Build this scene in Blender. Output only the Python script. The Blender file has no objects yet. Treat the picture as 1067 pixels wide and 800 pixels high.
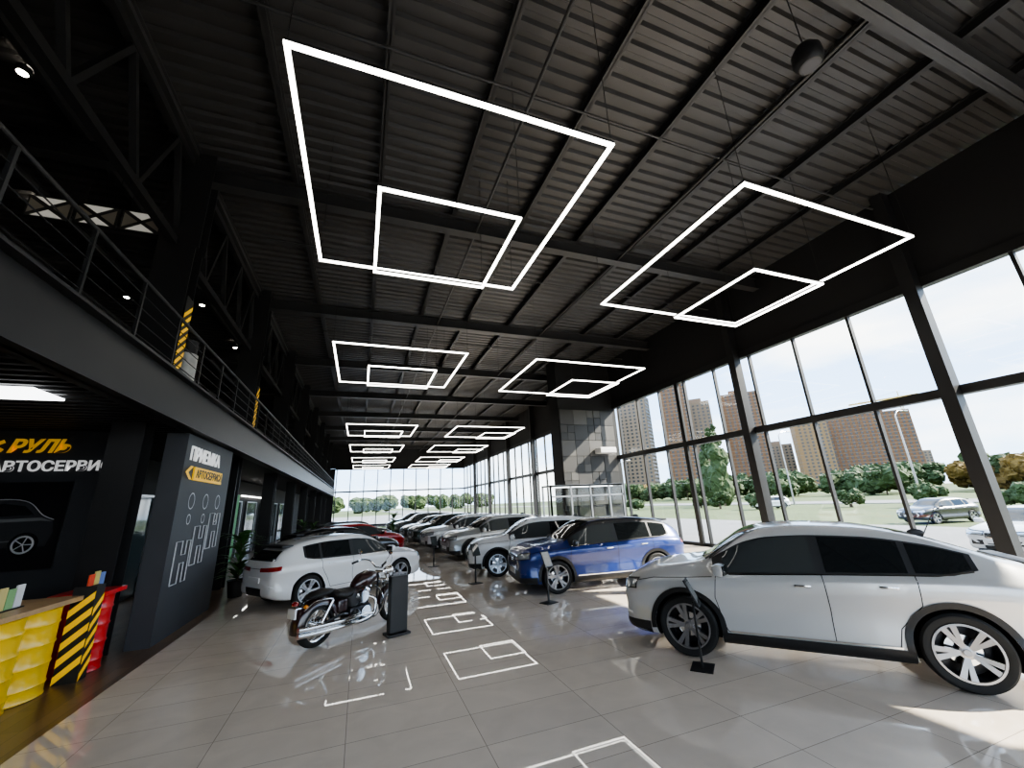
import bpy, bmesh, math, random
import numpy as np
from mathutils import Vector, Matrix
from mathutils.bvhtree import BVHTree
random.seed(4)
S = bpy.context.scene
COL = S.collection

# ------------------------------------------------------------ materials
MATS = {}
def mat(name, col, rough=0.5, metal=0.0, emit=None, es=0.0, spec=0.5, coat=0.0, bump=None, noise=None):
    if name in MATS: return MATS[name]
    m = bpy.data.materials.new(name); m.use_nodes = True
    nt = m.node_tree; b = nt.nodes['Principled BSDF']
    b.inputs['Base Color'].default_value = (*col, 1)
    b.inputs['Roughness'].default_value = rough
    b.inputs['Metallic'].default_value = metal
    b.inputs['Specular IOR Level'].default_value = spec
    b.inputs['Coat Weight'].default_value = coat
    b.inputs['Coat Roughness'].default_value = 0.03
    if emit:
        b.inputs['Emission Color'].default_value = (*emit, 1)
        b.inputs['Emission Strength'].default_value = es
    if noise:
        sc, amt = noise
        tc = nt.nodes.new('ShaderNodeTexCoord'); n = nt.nodes.new('ShaderNodeTexNoise')
        n.inputs['Scale'].default_value = sc; n.inputs['Detail'].default_value = 5
        nt.links.new(tc.outputs['Object'], n.inputs['Vector'])
        mx = nt.nodes.new('ShaderNodeMix'); mx.data_type = 'RGBA'
        mx.inputs['A'].default_value = (*[c*(1-amt) for c in col], 1)
        mx.inputs['B'].default_value = (*[min(1, c*(1+amt)) for c in col], 1)
        nt.links.new(n.outputs['Fac'], mx.inputs['Factor'])
        nt.links.new(mx.outputs['Result'], b.inputs['Base Color'])
    MATS[name] = m
    return m

def paint(name, col, metal=0.0, rough=0.3):
    return mat(name, col, rough=rough, metal=metal, coat=1.0)

M_WHITE = paint('paint_white', (0.76, 0.76, 0.76))
M_PEARL = paint('paint_pearl', (0.62, 0.615, 0.605), 0.3, 0.28)
M_BLUE = paint('paint_blue', (0.004, 0.025, 0.17), 0.3)
M_BLACKP = paint('paint_black', (0.008, 0.008, 0.01))
M_SILVER = paint('paint_silver', (0.48, 0.49, 0.49), 0.5)
M_GREY = paint('paint_grey', (0.08, 0.085, 0.09), 0.4)
M_RED = paint('paint_red', (0.35, 0.01, 0.012))
M_GREEN = paint('paint_darkgreen', (0.02, 0.04, 0.035), 0.3)
M_PLAST = mat('plastic_black', (0.014, 0.014, 0.015), 0.45)
M_TIRE = mat('tire_rubber', (0.012, 0.012, 0.012), 0.75)
M_DARK = mat('dark_void', (0.004, 0.004, 0.004), 0.9)
M_CHROME = mat('chrome', (0.8, 0.8, 0.8), 0.12, 1.0)
M_RIM = mat('alloy', (0.36, 0.36, 0.37), 0.3, 0.9)
M_RIMD = mat('alloy_dark', (0.05, 0.05, 0.055), 0.35, 0.7)
M_CGLASS = mat('car_glass', (0.012, 0.014, 0.015), 0.03, spec=0.6)
M_CGLASSL = mat('car_glass_light', (0.05, 0.055, 0.055), 0.03, spec=0.6)
M_HEAD = mat('headlight_glass', (0.55, 0.58, 0.6), 0.08, 0.5, coat=1)
M_TAIL = mat('taillight_red', (0.28, 0.006, 0.006), 0.1, coat=1)
M_SEAM = mat('panel_gap', (0.01, 0.01, 0.01), 0.8)
M_PLATE = mat('plate_white', (0.7, 0.7, 0.7), 0.4)
M_STEEL = mat('steel_black', (0.015, 0.015, 0.016), 0.45, spec=0.4, noise=(3, 0.2))
M_PURL = mat('steel_roof', (0.026, 0.026, 0.027), 0.45, spec=0.5, noise=(3, 0.2))
M_DECK = mat('roof_deck', (0.048, 0.047, 0.047), 0.42, 0.3, noise=(1.2, 0.25))
M_WALLB = mat('wall_black', (0.006, 0.006, 0.007), 0.7, noise=(1.0, 0.15))
M_WALLG = mat('wall_anthracite', (0.032, 0.034, 0.039), 0.6, noise=(2.0, 0.15))
M_FRAME = mat('window_frame_black', (0.010, 0.010, 0.011), 0.5)
M_LED = mat('led_white', (1, 1, 1), 0.5, emit=(1, 0.97, 0.91), es=2.8)
M_LEDP = mat('led_panel', (1, 1, 1), 0.5, emit=(0.95, 0.98, 1.0), es=1.6)
M_YEL = mat('yellow_enamel', (0.80, 0.50, 0.01), 0.3, coat=0.5)
M_REDE = mat('red_enamel', (0.6, 0.012, 0.015), 0.3, coat=0.5)
M_YSIGN = mat('yellow_sign', (0.85, 0.50, 0.01), 0.5, emit=(1, 0.55, 0.02), es=0.08)
M_WSIGN = mat('white_sign', (0.8, 0.8, 0.8), 0.5, emit=(1, 1, 1), es=0.12)
M_WOODT = mat('wood_counter', (0.42, 0.27, 0.14), 0.4, noise=(8, 0.3))
M_LEAF = mat('leaf', (0.05, 0.14, 0.03), 0.5, noise=(6, 0.4))
M_TREE = mat('tree_foliage', (0.032, 0.056, 0.014), 0.8, noise=(1.5, 0.6))
M_TRUNK = mat('trunk', (0.10, 0.07, 0.05), 0.8)

def glass_mat():
    m = bpy.data.materials.new('window_glass'); m.use_nodes = True
    nt = m.node_tree; nt.nodes.clear()
    o = nt.nodes.new('ShaderNodeOutputMaterial'); mx = nt.nodes.new('ShaderNodeMixShader')
    t = nt.nodes.new('ShaderNodeBsdfTransparent'); g = nt.nodes.new('ShaderNodeBsdfGlossy')
    t.inputs[0].default_value = (0.95, 0.97, 0.97, 1); g.inputs['Roughness'].default_value = 0.0
    mx.inputs[0].default_value = 0.03
    nt.links.new(t.outputs[0], mx.inputs[1]); nt.links.new(g.outputs[0], mx.inputs[2]); nt.links.new(mx.outputs[0], o.inputs[0])
    return m
M_GLASS = glass_mat()

def floor_mat():
    m = bpy.data.materials.new('floor_tile'); m.use_nodes = True
    nt = m.node_tree; b = nt.nodes['Principled BSDF']; N = nt.nodes; L = nt.links
    tc = N.new('ShaderNodeTexCoord'); br = N.new('ShaderNodeTexBrick')
    br.offset = 0.0; br.squash = 1.0
    br.inputs['Scale'].default_value = 1.0
    br.inputs['Brick Width'].default_value = 1.2; br.inputs['Row Height'].default_value = 0.6
    br.inputs['Mortar Size'].default_value = 0.0035; br.inputs['Mortar Smooth'].default_value = 0.0
    br.inputs['Color1'].default_value = (0.76, 0.665, 0.565, 1); br.inputs['Color2'].default_value = (0.70, 0.61, 0.52, 1)
    br.inputs['Mortar'].default_value = (0.36, 0.31, 0.26, 1)
    L.new(tc.outputs['Object'], br.inputs['Vector'])
    n = N.new('ShaderNodeTexNoise'); n.inputs['Scale'].default_value = 2.2; n.inputs['Detail'].default_value = 8
    n.inputs['Distortion'].default_value = 0.8
    L.new(tc.outputs['Object'], n.inputs['Vector'])
    mr = N.new('ShaderNodeMapRange'); mr.inputs['To Min'].default_value = 0.82; mr.inputs['To Max'].default_value = 1.1
    L.new(n.outputs['Fac'], mr.inputs['Value'])
    mx = N.new('ShaderNodeMix'); mx.data_type = 'RGBA'; mx.blend_type = 'MULTIPLY'; mx.inputs['Factor'].default_value = 1
    L.new(br.outputs['Color'], mx.inputs['A']); L.new(mr.outputs['Result'], mx.inputs['B'])
    L.new(mx.outputs['Result'], b.inputs['Base Color'])
    b.inputs['Roughness'].default_value = 0.014; b.inputs['Specular IOR Level'].default_value = 0.8
    return m
M_FLOOR = floor_mat()

def wood_floor():
    m = bpy.data.materials.new('floor_wood'); m.use_nodes = True
    nt = m.node_tree; b = nt.nodes['Principled BSDF']; N = nt.nodes; L = nt.links
    tc = N.new('ShaderNodeTexCoord'); mp = N.new('ShaderNodeMapping'); mp.inputs['Rotation'].default_value = (0, 0, math.radians(90))
    br = N.new('ShaderNodeTexBrick')
    br.inputs['Scale'].default_value = 1.0; br.inputs['Brick Width'].default_value = 1.2; br.inputs['Row Height'].default_value = 0.19
    br.inputs['Mortar Size'].default_value = 0.003
    br.inputs['Color1'].default_value = (0.19, 0.13, 0.085, 1); br.inputs['Color2'].default_value = (0.11, 0.078, 0.055, 1)
    br.inputs['Mortar'].default_value = (0.03, 0.02, 0.015, 1)
    L.new(tc.outputs['Object'], mp.inputs['Vector']); L.new(mp.outputs['Vector'], br.inputs['Vector'])
    L.new(br.outputs['Color'], b.inputs['Base Color'])
    b.inputs['Roughness'].default_value = 0.3
    return m
M_WOODF = wood_floor()

# ------------------------------------------------------------ mesh helpers
def link(ob, parent=None):
    COL.objects.link(ob)
    if parent is not None: ob.parent = parent
    return ob
def empty(name, loc=(0, 0, 0), rz=0.0):
    e = bpy.data.objects.new(name, None); e.location = loc; e.rotation_euler = (0, 0, rz); e.empty_display_size = 0.2
    COL.objects.link(e); return e
def mesh_from(name, verts, faces, mats, smooth=False, angle=None, fmat=None):
    me = bpy.data.meshes.new(name)
    me.from_pydata([tuple(v) for v in verts], [], faces); me.update()
    for m in (mats if isinstance(mats, (list, tuple)) else [mats]): me.materials.append(m)
    if fmat is not None: me.polygons.foreach_set('material_index', fmat)
    if smooth:
        me.polygons.foreach_set('use_smooth', [True]*len(me.polygons))
        if angle: me.set_sharp_from_angle(angle=math.radians(angle))
    return me
class MB:
    """accumulates geometry with materials into a single mesh"""
    def __init__(s): s.v = []; s.f = []; s.m = []; s.mats = []
    def mi(s, m):
        if m not in s.mats: s.mats.append(m)
        return s.mats.index(m)
    def add(s, verts, faces, m, M=None):
        o = len(s.v); k = s.mi(m)
        for v in verts:
            v = Vector(v)
            if M is not None: v = M @ v
            s.v.append(v)
        for f in faces: s.f.append([i+o for i in f]); s.m.append(k)
        return s
    def box(s, lo, hi, m, M=None, bev=0):
        x0, y0, z0 = lo; x1, y1, z1 = hi
        if bev <= 0:
            V = [(x0,y0,z0),(x1,y0,z0),(x1,y1,z0),(x0,y1,z0),(x0,y0,z1),(x1,y0,z1),(x1,y1,z1),(x0,y1,z1)]
            F = [(0,3,2,1),(4,5,6,7),(0,1,5,4),(1,2,6,5),(2,3,7,6),(3,0,4,7)]
            return s.add(V, F, m, M)
        bm = bmesh.new(); bmesh.ops.create_cube(bm, size=1)
        for v in bm.verts:
            v.co = Vector(((x0+x1)/2+v.co.x*(x1-x0), (y0+y1)/2+v.co.y*(y1-y0), (z0+z1)/2+v.co.z*(z1-z0)))
        bmesh.ops.bevel(bm, geom=bm.edges[:], offset=bev, segments=2, affect='EDGES', profile=0.5)
        bm.verts.index_update()
        V = [v.co.copy() for v in bm.verts]; F = [[v.index for v in f.verts] for f in bm.faces]; bm.free()
        return s.add(V, F, m, M)
    def lathe(s, prof, m, M=None, n=40, closed=False, a0=0, a1=2*math.pi):
        V = []; F = []; P = len(prof); full = abs(a1-a0-2*math.pi) < 1e-6
        cnt = n if full else n+1
        for i in range(cnt):
            a = a0+(a1-a0)*i/n
            for r, h in prof: V.append((r*math.cos(a), h, r*math.sin(a)))
        for i in range(n):
            j = (i+1) % cnt if full else i+1
            for k in range(P if closed else P-1):
                k2 = (k+1) % P
                F.append((i*P+k, i*P+k2, j*P+k2, j*P+k))
        return s.add(V, F, m, M)
    def cyl(s, p0, p1, r, m, n=16, r1=None, M=None, cap=True):
        p0 = Vector(p0); p1 = Vector(p1); r1 = r if r1 is None else r1
        d = (p1-p0).normalized(); u = d.orthogonal().normalized(); w = d.cross(u)
        V = []
        for i in range(n):
            a = 2*math.pi*i/n; e = u*math.cos(a)+w*math.sin(a)
            V.append(p0+e*r); V.append(p1+e*r1)
        F = [(2*i, (2*i+2) % (2*n), (2*i+3) % (2*n), 2*i+1) for i in range(n)]
        if cap:
            F.append([2*i for i in range(n)][::-1]); F.append([2*i+1 for i in range(n)])
        return s.add(V, F, m, M)
    def tube(s, pts, r, m, n=10, sm=6, M=None, sx=1.0, sz=1.0):
        P = [Vector(p) for p in pts]; R = r if isinstance(r, (list, tuple)) else [r]*len(P)
        Q = []; RR = []
        if sm > 1 and len(P) > 2:
            for i in range(len(P)-1):
                a = P[max(i-1, 0)]; b = P[i]; c = P[i+1]; d = P[min(i+2, len(P)-1)]
                for k in range(sm):
                    t = k/sm
                    Q.append(0.5*((2*b)+(c-a)*t+(2*a-5*b+4*c-d)*t*t+(3*b-a-3*c+d)*t**3))
                    RR.append(R[i]*(1-t)+R[i+1]*t)
            Q.append(P[-1]); RR.append(R[-1])
        else: Q = P; RR = R
        T = [(Q[min(i+1, len(Q)-1)]-Q[max(i-1, 0)]).normalized() for i in range(len(Q))]
        u = T[0].orthogonal().normalized()
        if abs(T[0].y) < 0.9: u = (Vector((0, 1, 0))-T[0]*T[0].y).normalized()
        V = []
        for i, q in enumerate(Q):
            u = (u-T[i]*u.dot(T[i])).normalized(); w = T[i].cross(u)
            for k in range(n):
                a = 2*math.pi*k/n; V.append(q+(u*math.cos(a)*sx+w*math.sin(a)*sz)*RR[i])
        F = []
        for i in range(len(Q)-1):
            for k in range(n): F.append((i*n+k, i*n+(k+1) % n, (i+1)*n+(k+1) % n, (i+1)*n+k))
        F.append(list(range(n))[::-1]); F.append([(len(Q)-1)*n+k for k in range(n)])
        return s.add(V, F, m, M)
    def sphere(s, c, rad, m, n=16, M=None):
        rx, ry, rz = rad if isinstance(rad, (tuple, list)) else (rad,)*3
        V = [(c[0], c[1], c[2]-rz)]; h = n//2
        for i in range(1, h):
            p = -math.pi/2+math.pi*i/h
            for k in range(n):
                a = 2*math.pi*k/n
                V.append((c[0]+rx*math.cos(p)*math.cos(a), c[1]+ry*math.cos(p)*math.sin(a), c[2]+rz*math.sin(p)))
        V.append((c[0], c[1], c[2]+rz)); F = []
        for k in range(n): F.append((0, 1+(k+1) % n, 1+k))
        for i in range(h-2):
            for k in range(n):
                F.append((1+i*n+k, 1+i*n+(k+1) % n, 1+(i+1)*n+(k+1) % n, 1+(i+1)*n+k))
        l = len(V)-1
        for k in range(n): F.append((l, 1+(h-2)*n+k, 1+(h-2)*n+(k+1) % n))
        return s.add(V, F, m, M)
    def mesh(s, name, smooth=False, angle=35):
        return mesh_from(name, s.v, s.f, s.mats, smooth, angle, s.m)
    def obj(s, name, parent=None, smooth=False, angle=35):
        return link(bpy.data.objects.new(name, s.mesh(name, smooth, angle)), parent)

def pchip(pts):
    x = np.array([p[0] for p in pts], float); y = np.array([p[1] for p in pts], float)
    h = np.diff(x); d = np.diff(y)/h; m = np.zeros(len(x))
    m[0] = d[0]; m[-1] = d[-1]
    for i in range(1, len(x)-1):
        if d[i-1]*d[i] <= 0: m[i] = 0
        else:
            w1 = 2*h[i]+h[i-1]; w2 = h[i]+2*h[i-1]; m[i] = (w1+w2)/(w1/d[i-1]+w2/d[i])
    def f(t):
        t = min(max(t, x[0]), x[-1]); i = int(min(max(np.searchsorted(x, t)-1, 0), len(x)-2)); s = (t-x[i])/h[i]
        return float((1+2*s)*(1-s)**2*y[i]+s*(1-s)**2*h[i]*m[i]+s*s*(3-2*s)*y[i+1]+s*s*(s-1)*h[i]*m[i+1])
    return f

# ------------------------------------------------------------ car generator
STY = {}
STY['coupe'] = dict(L=4.57, W=1.84, wb=2.72, fo=0.84, R=0.375, clad=True,
    zt=[(0,.98),(.012,1.12),(.035,1.19),(.08,1.24),(.14,1.355),(.24,1.52),(.36,1.62),(.48,1.645),(.57,1.62),(.63,1.545),(.70,1.35),(.765,1.17),(.82,1.13),(.90,1.075),(.955,1.01),(.985,.95),(1,.89)],
    zs=[(0,.90),(.05,1.03),(.2,1.08),(.4,1.06),(.7,1.01),(.8,1.0),(.9,.96),(.96,.89),(1,.79)],
    win=(.150,.275,.460,.725), wsh=(.755,.605), hatch=False, rearwin=(.09,.27), rails=False)
STY['suv'] = dict(L=4.38, W=1.82, wb=2.64, fo=0.84, R=0.36, clad=True,
    zt=[(0,1.0),(.012,1.16),(.03,1.27),(.06,1.38),(.11,1.48),(.2,1.555),(.34,1.60),(.47,1.60),(.575,1.555),(.635,1.45),(.70,1.28),(.755,1.13),(.82,1.09),(.91,1.045),(.96,.98),(.985,.93),(1,.87)],
    zs=[(0,.92),(.04,1.02),(.2,1.06),(.4,1.03),(.7,.99),(.8,.975),(.9,.94),(.96,.88),(1,.78)],
    win=(.10,.225,.445,.725), rearwin=None, wsh=(.745,.60), hatch=True, rails=False)
STY['hatch'] = dict(L=4.24, W=1.80, wb=2.62, fo=0.84, R=0.345, clad=False,
    zt=[(0,.99),(.012,1.08),(.03,1.15),(.06,1.235),(.11,1.335),(.2,1.43),(.33,1.48),(.46,1.48),(.555,1.44),(.62,1.35),(.69,1.17),(.75,1.03),(.82,.99),(.91,.93),(.955,.87),(.985,.81),(1,.75)],
    zs=[(0,.88),(.04,.96),(.2,.985),(.4,.96),(.7,.93),(.8,.90),(.9,.85),(.96,.79),(1,.68)],
    win=(.155,.25,.445,.72), rearwin=None, wsh=(.74,.585), hatch=True, rails=False)

def wheel_mesh(R, name, rim=M_RIM, spokes=5, double=True):
    b = MB(); w = 0.11; rr = R*0.72
    prof = [(rr, -w*0.85), (rr+.03, -w), (R-.03, -w), (R-.008, -w*.8), (R, -w*.5), (R, w*.5), (R-.008, w*.8), (R-.03, w), (rr+.03, w), (rr, w*.85)]
    b.lathe(prof, M_TIRE, n=56)
    b.lathe([(rr+.004, w*.97), (rr-.012, w*.93), (rr-.02, w*.55), (rr-.03, -w*.6), (0.001, -w*.6)], M_RIMD, n=56)
    b.lathe([(rr+.006, w*.9), (rr+.006, w*1.0), (rr-.014, w*1.0), (rr-.018, w*.8)], rim, n=56)
    b.lathe([(0.001, w*.80), (.03, w*.80), (.034, w*.74), (.065, w*.70), (.07, w*.3)], rim, n=32)
    b.lathe([(0.15, -w*.1), (0.15, -w*.15), (.05, -w*.1)], M_CHROME, n=32)
    for i in range(spokes):
        offs = (-0.17, 0.17) if double else (0,)
        for o in offs:
            a = 2*math.pi*i/spokes+o+math.pi/2
            a_in = 2*math.pi*i/spokes+o*0.5+math.pi/2
            p0 = Vector((math.cos(a_in)*.05, w*.72, math.sin(a_in)*.05)); p1 = Vector((math.cos(a)*(rr-.008), w*.92, math.sin(a)*(rr-.008)))
            d = (p1-p0); t = Vector((-d.z, 0, d.x)).normalized()
            w0, w1 = (.016, .028) if double else (.022, .04)
            V = [p0-t*w0, p0+t*w0, p1+t*w1, p1-t*w1]
            V2 = [v-Vector((0, .045, 0)) for v in V]
            b.add(V+V2, [(0,1,2,3), (0,3,7,4), (1,5,6,2), (2,6,7,3), (0,4,5,1)], rim)
    return b.mesh(name, True, 30)

class CarStyle:
    def __init__(s, key):
        d = STY[key]; s.d = d; s.key = key
        L, W, wb, R = d['L'], d['W'], d['wb'], d['R']; s.hl = L/2
        s.xf = L/2-d['fo']; s.xr = s.xf-wb
        s.zt = pchip(d['zt']); s.zs = pchip(d['zs'])
        s.wd = pchip([(0,.80),(.015,.87),(.05,.945),(.12,.985),(.25,1),(.8,1),(.88,.99),(.94,.955),(.98,.89),(1,.82)])
        s.zb = pchip([(0,.34),(.03,.27),(.12,.21),(.85,.20),(.95,.22),(1,.26)])
        cab = W/2-.275
        s.wt = pchip([(0,cab-.08),(.1,cab-.03),(.3,cab),(.6,cab),(.74,cab-.01),(.8,cab+.02),(1,cab-.04)])
        st = [0, .004, .01, .02, .03, .04, .05]+[.05+.895*i/64 for i in range(1, 64)]+[.95, .96, .97, .978, .985, .991, .996, 1]
        rings = []
        for t in st:
            x = -s.hl+t*L; w = s.wd(t)*W/2; zb = s.zb(t); zs = s.zs(t); zt = max(s.zt(t), zs+.03); h = zt-zs
            wt = min(s.wt(t), w-.10)
            half = [(0, zb), (w*.5, zb), (w-.13, zb), (w-.05, zb+.03), (w-.02, zb+.09), (w-.012, zb+.20),
                    (w-.045, zb+(zs-zb)*.40), (w-.035, zb+(zs-zb)*.6), (w-.006, zb+(zs-zb)*.76), (w, zb+(zs-zb)*.80), (w-.008, zs-.07), (w-.022, zs-.03), (w-.06, zs)]
            a = w-.06
            for q in (.2, .4, .6, .78): half.append((a+(wt-a)*q/.86*(.93), zs+h*q))
            half += [(wt-.01, zs+h*.88), (wt-.06, zs+h*.95), (wt*.72, zs+h*.98), (wt*.4, zs+h*.995), (0, zt)]
            rings.append([(x, y, z) for y, z in half]+[(x, -y, z) for y, z in half[-2:0:-1]])
        M = len(rings[0])
        def cap(ring, sg):
            zc = sum(p[2] for p in ring)/M; out = []
            for sc, bx in ((.96, .012), (.88, .024), (.7, .033), (.5, .04), (.25, .043)):
                out.append([(p[0]+sg*bx, p[1]*sc, zc+(p[2]-zc)*sc) for p in ring])
            return out, (ring[0][0]+sg*.044, 0, zc)
        c0, v0 = cap(rings[0], -1); c1, v1 = cap(rings[-1], 1)
        allr = c0[::-1]+rings+c1
        V = [p for r in allr for p in r]; F = []
        for i in range(len(allr)-1):
            for k in range(M): F.append((i*M+k, i*M+(k+1) % M, (i+1)*M+(k+1) % M, (i+1)*M+k))
        V += [v0, v1]; n0 = len(V)-2; n1 = len(V)-1; o = (len(allr)-1)*M
        for k in range(M):
            F.append((n0, (k+1) % M, k)); F.append((n1, o+k, o+(k+1) % M))
        me = mesh_from(key+'_raw', V, F, [M_WHITE, M_DARK], True)
        bm = bmesh.new(); bm.from_mesh(me); bmesh.ops.recalc_face_normals(bm, faces=bm.faces)
        s.bvh = BVHTree.FromBMesh(bm); bm.to_mesh(me); bm.free()
        ob = bpy.data.objects.new('tmp', me); COL.objects.link(ob)
        cb = MB()
        for xx in (s.xf, s.xr):
            for sg in (1, -1):
                y0, y1 = (W/2-.30, W/2+.2)
                cb.cyl((xx, sg*y0, R), (xx, sg*y1, R), R+.045, M_DARK, n=48)
        cm = cb.mesh('cut'); co = bpy.data.objects.new('cut', cm); COL.objects.link(co)
        bm = bmesh.new(); bm.from_mesh(cm); bmesh.ops.recalc_face_normals(bm, faces=bm.faces); bm.to_mesh(cm); bm.free()
        md = ob.modifiers.new('b', 'BOOLEAN'); md.operation = 'DIFFERENCE'; md.object = co; md.solver = 'EXACT'; md.material_mode = 'TRANSFER'
        dg = bpy.context.evaluated_depsgraph_get(); dg.update()
        s.body = bpy.data.meshes.new_from_object(ob.evaluated_get(dg)); s.body.name = key+'_body'
        s.body.set_sharp_from_angle(angle=math.radians(38))
        bpy.data.objects.remove(ob); bpy.data.objects.remove(co)
        s.wheel = wheel_mesh(R, key+'_wheel')
        s.build_parts()
    def X(s, t): return -s.hl+t*s.d['L']
    def side(s, x, z, sg, off):
        h = s.bvh.ray_cast(Vector((x, sg*3, z)), Vector((0, -sg, 0)))
        if h[0] is None: h = s.bvh.find_nearest(Vector((x, sg*.8, z)))
        return h[0]+h[1]*off
    def end(s, y, z, sg, off):
        h = s.bvh.ray_cast(Vector((sg*5, y, z)), Vector((-sg, 0, 0)))
        if h[0] is None: h = s.bvh.find_nearest(Vector((sg*s.hl, y, z)))
        return h[0]+h[1]*off
    def top(s, x, y, off):
        h = s.bvh.ray_cast(Vector((x, y, 4)), Vector((0, 0, -1)))
        if h[0] is None: h = s.bvh.find_nearest(Vector((x, y, 1.2)))
        return h[0]+h[1]*off
    def wrap(s, phi, z, sg, off, back=.7):
        cx = sg*(s.hl-back); a = math.radians(phi)
        d = Vector((sg*math.cos(a), math.sin(a), 0))
        h = s.bvh.ray_cast(Vector((cx, 0, z))+d*4, -d)
        if h[0] is None: h = s.bvh.find_nearest(Vector((cx, 0, z))+d)
        return h[0]+h[1]*off
    def grid(s, b, fn, nu, nv, m):
        V = [fn(i/nu, j/nv) for i in range(nu+1) for j in range(nv+1)]
        F = [(i*(nv+1)+j, (i+1)*(nv+1)+j, (i+1)*(nv+1)+j+1, i*(nv+1)+j+1) for i in range(nu) for j in range(nv)]
        b.add(V, F, m)
    def line(s, b, pts, wdt, sg, m, off=.002, n=14):
        P = [Vector((p[0], p[1])) for p in pts]; Q = []
        for i in range(len(P)-1):
            for k in range(n): Q.append(P[i].lerp(P[i+1], k/n))
        Q.append(P[-1]); V = []
        for i, q in enumerate(Q):
            t = (Q[min(i+1, len(Q)-1)]-Q[max(i-1, 0)]).normalized(); nn = Vector((-t.y, t.x))*wdt/2
            V.append(s.side(q.x-nn.x, q.y-nn.y, sg, off)); V.append(s.side(q.x+nn.x, q.y+nn.y, sg, off))
        b.add(V, [(2*i, 2*i+1, 2*i+3, 2*i+2) for i in range(len(Q)-1)], m)
    def build_parts(s):
        d = s.d; L, W, R = d['L'], d['W'], d['R']; xf, xr = s.xf, s.xr; clad = d['clad']
        g = MB(); t = MB(); l = MB()
        D, C, B, A = d['win']
        def zlo(u): return s.zs(u)+.025+max(0, (D+.05-u))*1.2
        def zhi(u):
            h = max(s.zt(u), s.zs(u)+.03)-s.zs(u); return s.zs(u)+max(h*.78, .03)
        for sg in (1, -1):
            def dlo(i, j, a=D, c=A, g0=0., g1=0., off=.004):
                u = a+(c-a)*i; lo = zlo(u)+g0; hi = max(zhi(u)-g1, lo+.002)
                return s.side(s.X(u), lo+(hi-lo)*j, sg, off)
            s.grid(t, lambda i, j: dlo(i, j, off=.003), 60, 6, M_PLAST)
            for a, c, mm in ((D+.012, C-.008, M_CGLASS), (C+.006, B-.012, M_CGLASS), (B+.012, A-.03, M_CGLASSL)):
                s.grid(g, lambda i, j: dlo(i, j, a, c, .018, .018, .0065), 24, 6, mm)
            s.line(t, [(s.X(D+.01+(A-D-.02)*k/8), zlo(D+.01+(A-D-.02)*k/8)-.004) for k in range(9)], .016, sg, M_CHROME, .007, 5)
            zsill = s.zb(.5)+.16
            s.line(t, [(s.X(B), zlo(B)), (s.X(B)-.01, .7), (s.X(B)+.01, zsill)], .009, sg, M_SEAM)
            s.line(t, [(s.X(A)-.03, zlo(A)), (s.X(A)+.02, .75), (s.X(A)-.04, .45), (s.X(A)-.08, zsill)], .009, sg, M_SEAM)
            s.line(t, [(s.X(C)-.02, zlo(C)), (s.X(C)+.0, .80), (xr+R+.10, .55), (xr+R+.16, zsill)], .009, sg, M_SEAM)
            s.line(t, [(s.X(A)-.08, zsill), (xr+R+.16, zsill)], .009, sg, M_SEAM)
            s.line(t, [(s.X(A)+.02, s.zs(A)-.01), (s.X(.9), s.zs(.9)-.005), (s.X(.95), s.zs(.95))], .008, sg, M_SEAM)
            if clad:
                for xc in (xf, xr):
                    def ring(i, j):
                        a = math.radians(-8+196*i); r = R+.042+.065*j
                        return s.side(xc+math.cos(a)*r, max(R+math.sin(a)*r, s.zb(.5)+.02), sg, .012)
                    s.grid(t, ring, 40, 3, M_PLAST)
                s.grid(t, lambda i, j: s.side(xr+R+.04+(xf-xr-2*R-.08)*i, s.zb(.5)+.015+.13*j, sg, .012), 30, 4, M_PLAST)
                s.line(t, [(xr+R+.14, s.zb(.5)+.165), (xf-R-.14, s.zb(.5)+.165)], .018, sg, M_CHROME, .014)
            else:
                s.grid(t, lambda i, j: s.side(xr+R+.04+(xf-xr-2*R-.08)*i, s.zb(.5)+.01+.05*j, sg, .006), 30, 3, M_PLAST)
            for u in (B+.03, C+.035):
                zz = s.zs(u)-.10; p = s.side(s.X(u)+.09, zz, sg, .0)
                M = Matrix.Translation(p+Vector((-.09, sg*.012, 0)))
                t.box((0, -.012, -.014), (.17, .012, .014), M_CHROME if clad else M_WHITE, M, bev=.006)
            xm = s.X(A)-.10; zm = s.zs(A)+.07; ym = s.wd(A)*W/2-.06
            Mm = Matrix.Translation((xm, sg*(ym+.14), zm+.03)) @ Matrix.Rotation(sg*math.radians(-12), 4, 'Z')
            s.mirror = getattr(s, 'mirror', MB())
            s.mirror.box((-.07, -.12, -.075), (.075, .12, .075), M_WHITE, Mm, bev=.05)
            t.box((-.078, -.10, -.06), (-.05, .10, .06), M_CGLASS, Mm, bev=.012)
            t.tube([(xm+.02, sg*(ym-.04), zm-.06), (xm+.01, sg*(ym+.08), zm-.02)], .022, M_PLAST, sm=1)
        u0, u1 = d['wsh']
        def ws(i, j, off=.005, gx=0., m=0.):
            u = u0+gx+(u1-u0-2*gx)*i; wy = min(s.wt(u), s.wd(u)*W/2-.1)-.06-m+ (.10)*(1-i)
            y = -wy+2*wy*j
            return s.top(s.X(u)+ (0.0 - .10*(2*j-1)**2*(1-i*.5)), y, off)
        s.grid(t, lambda i, j: ws(i, j, .003), 16, 16, M_PLAST)
        s.grid(g, lambda i, j: ws(i, j, .0055, .008, .03), 16, 16, M_CGLASS)
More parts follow.
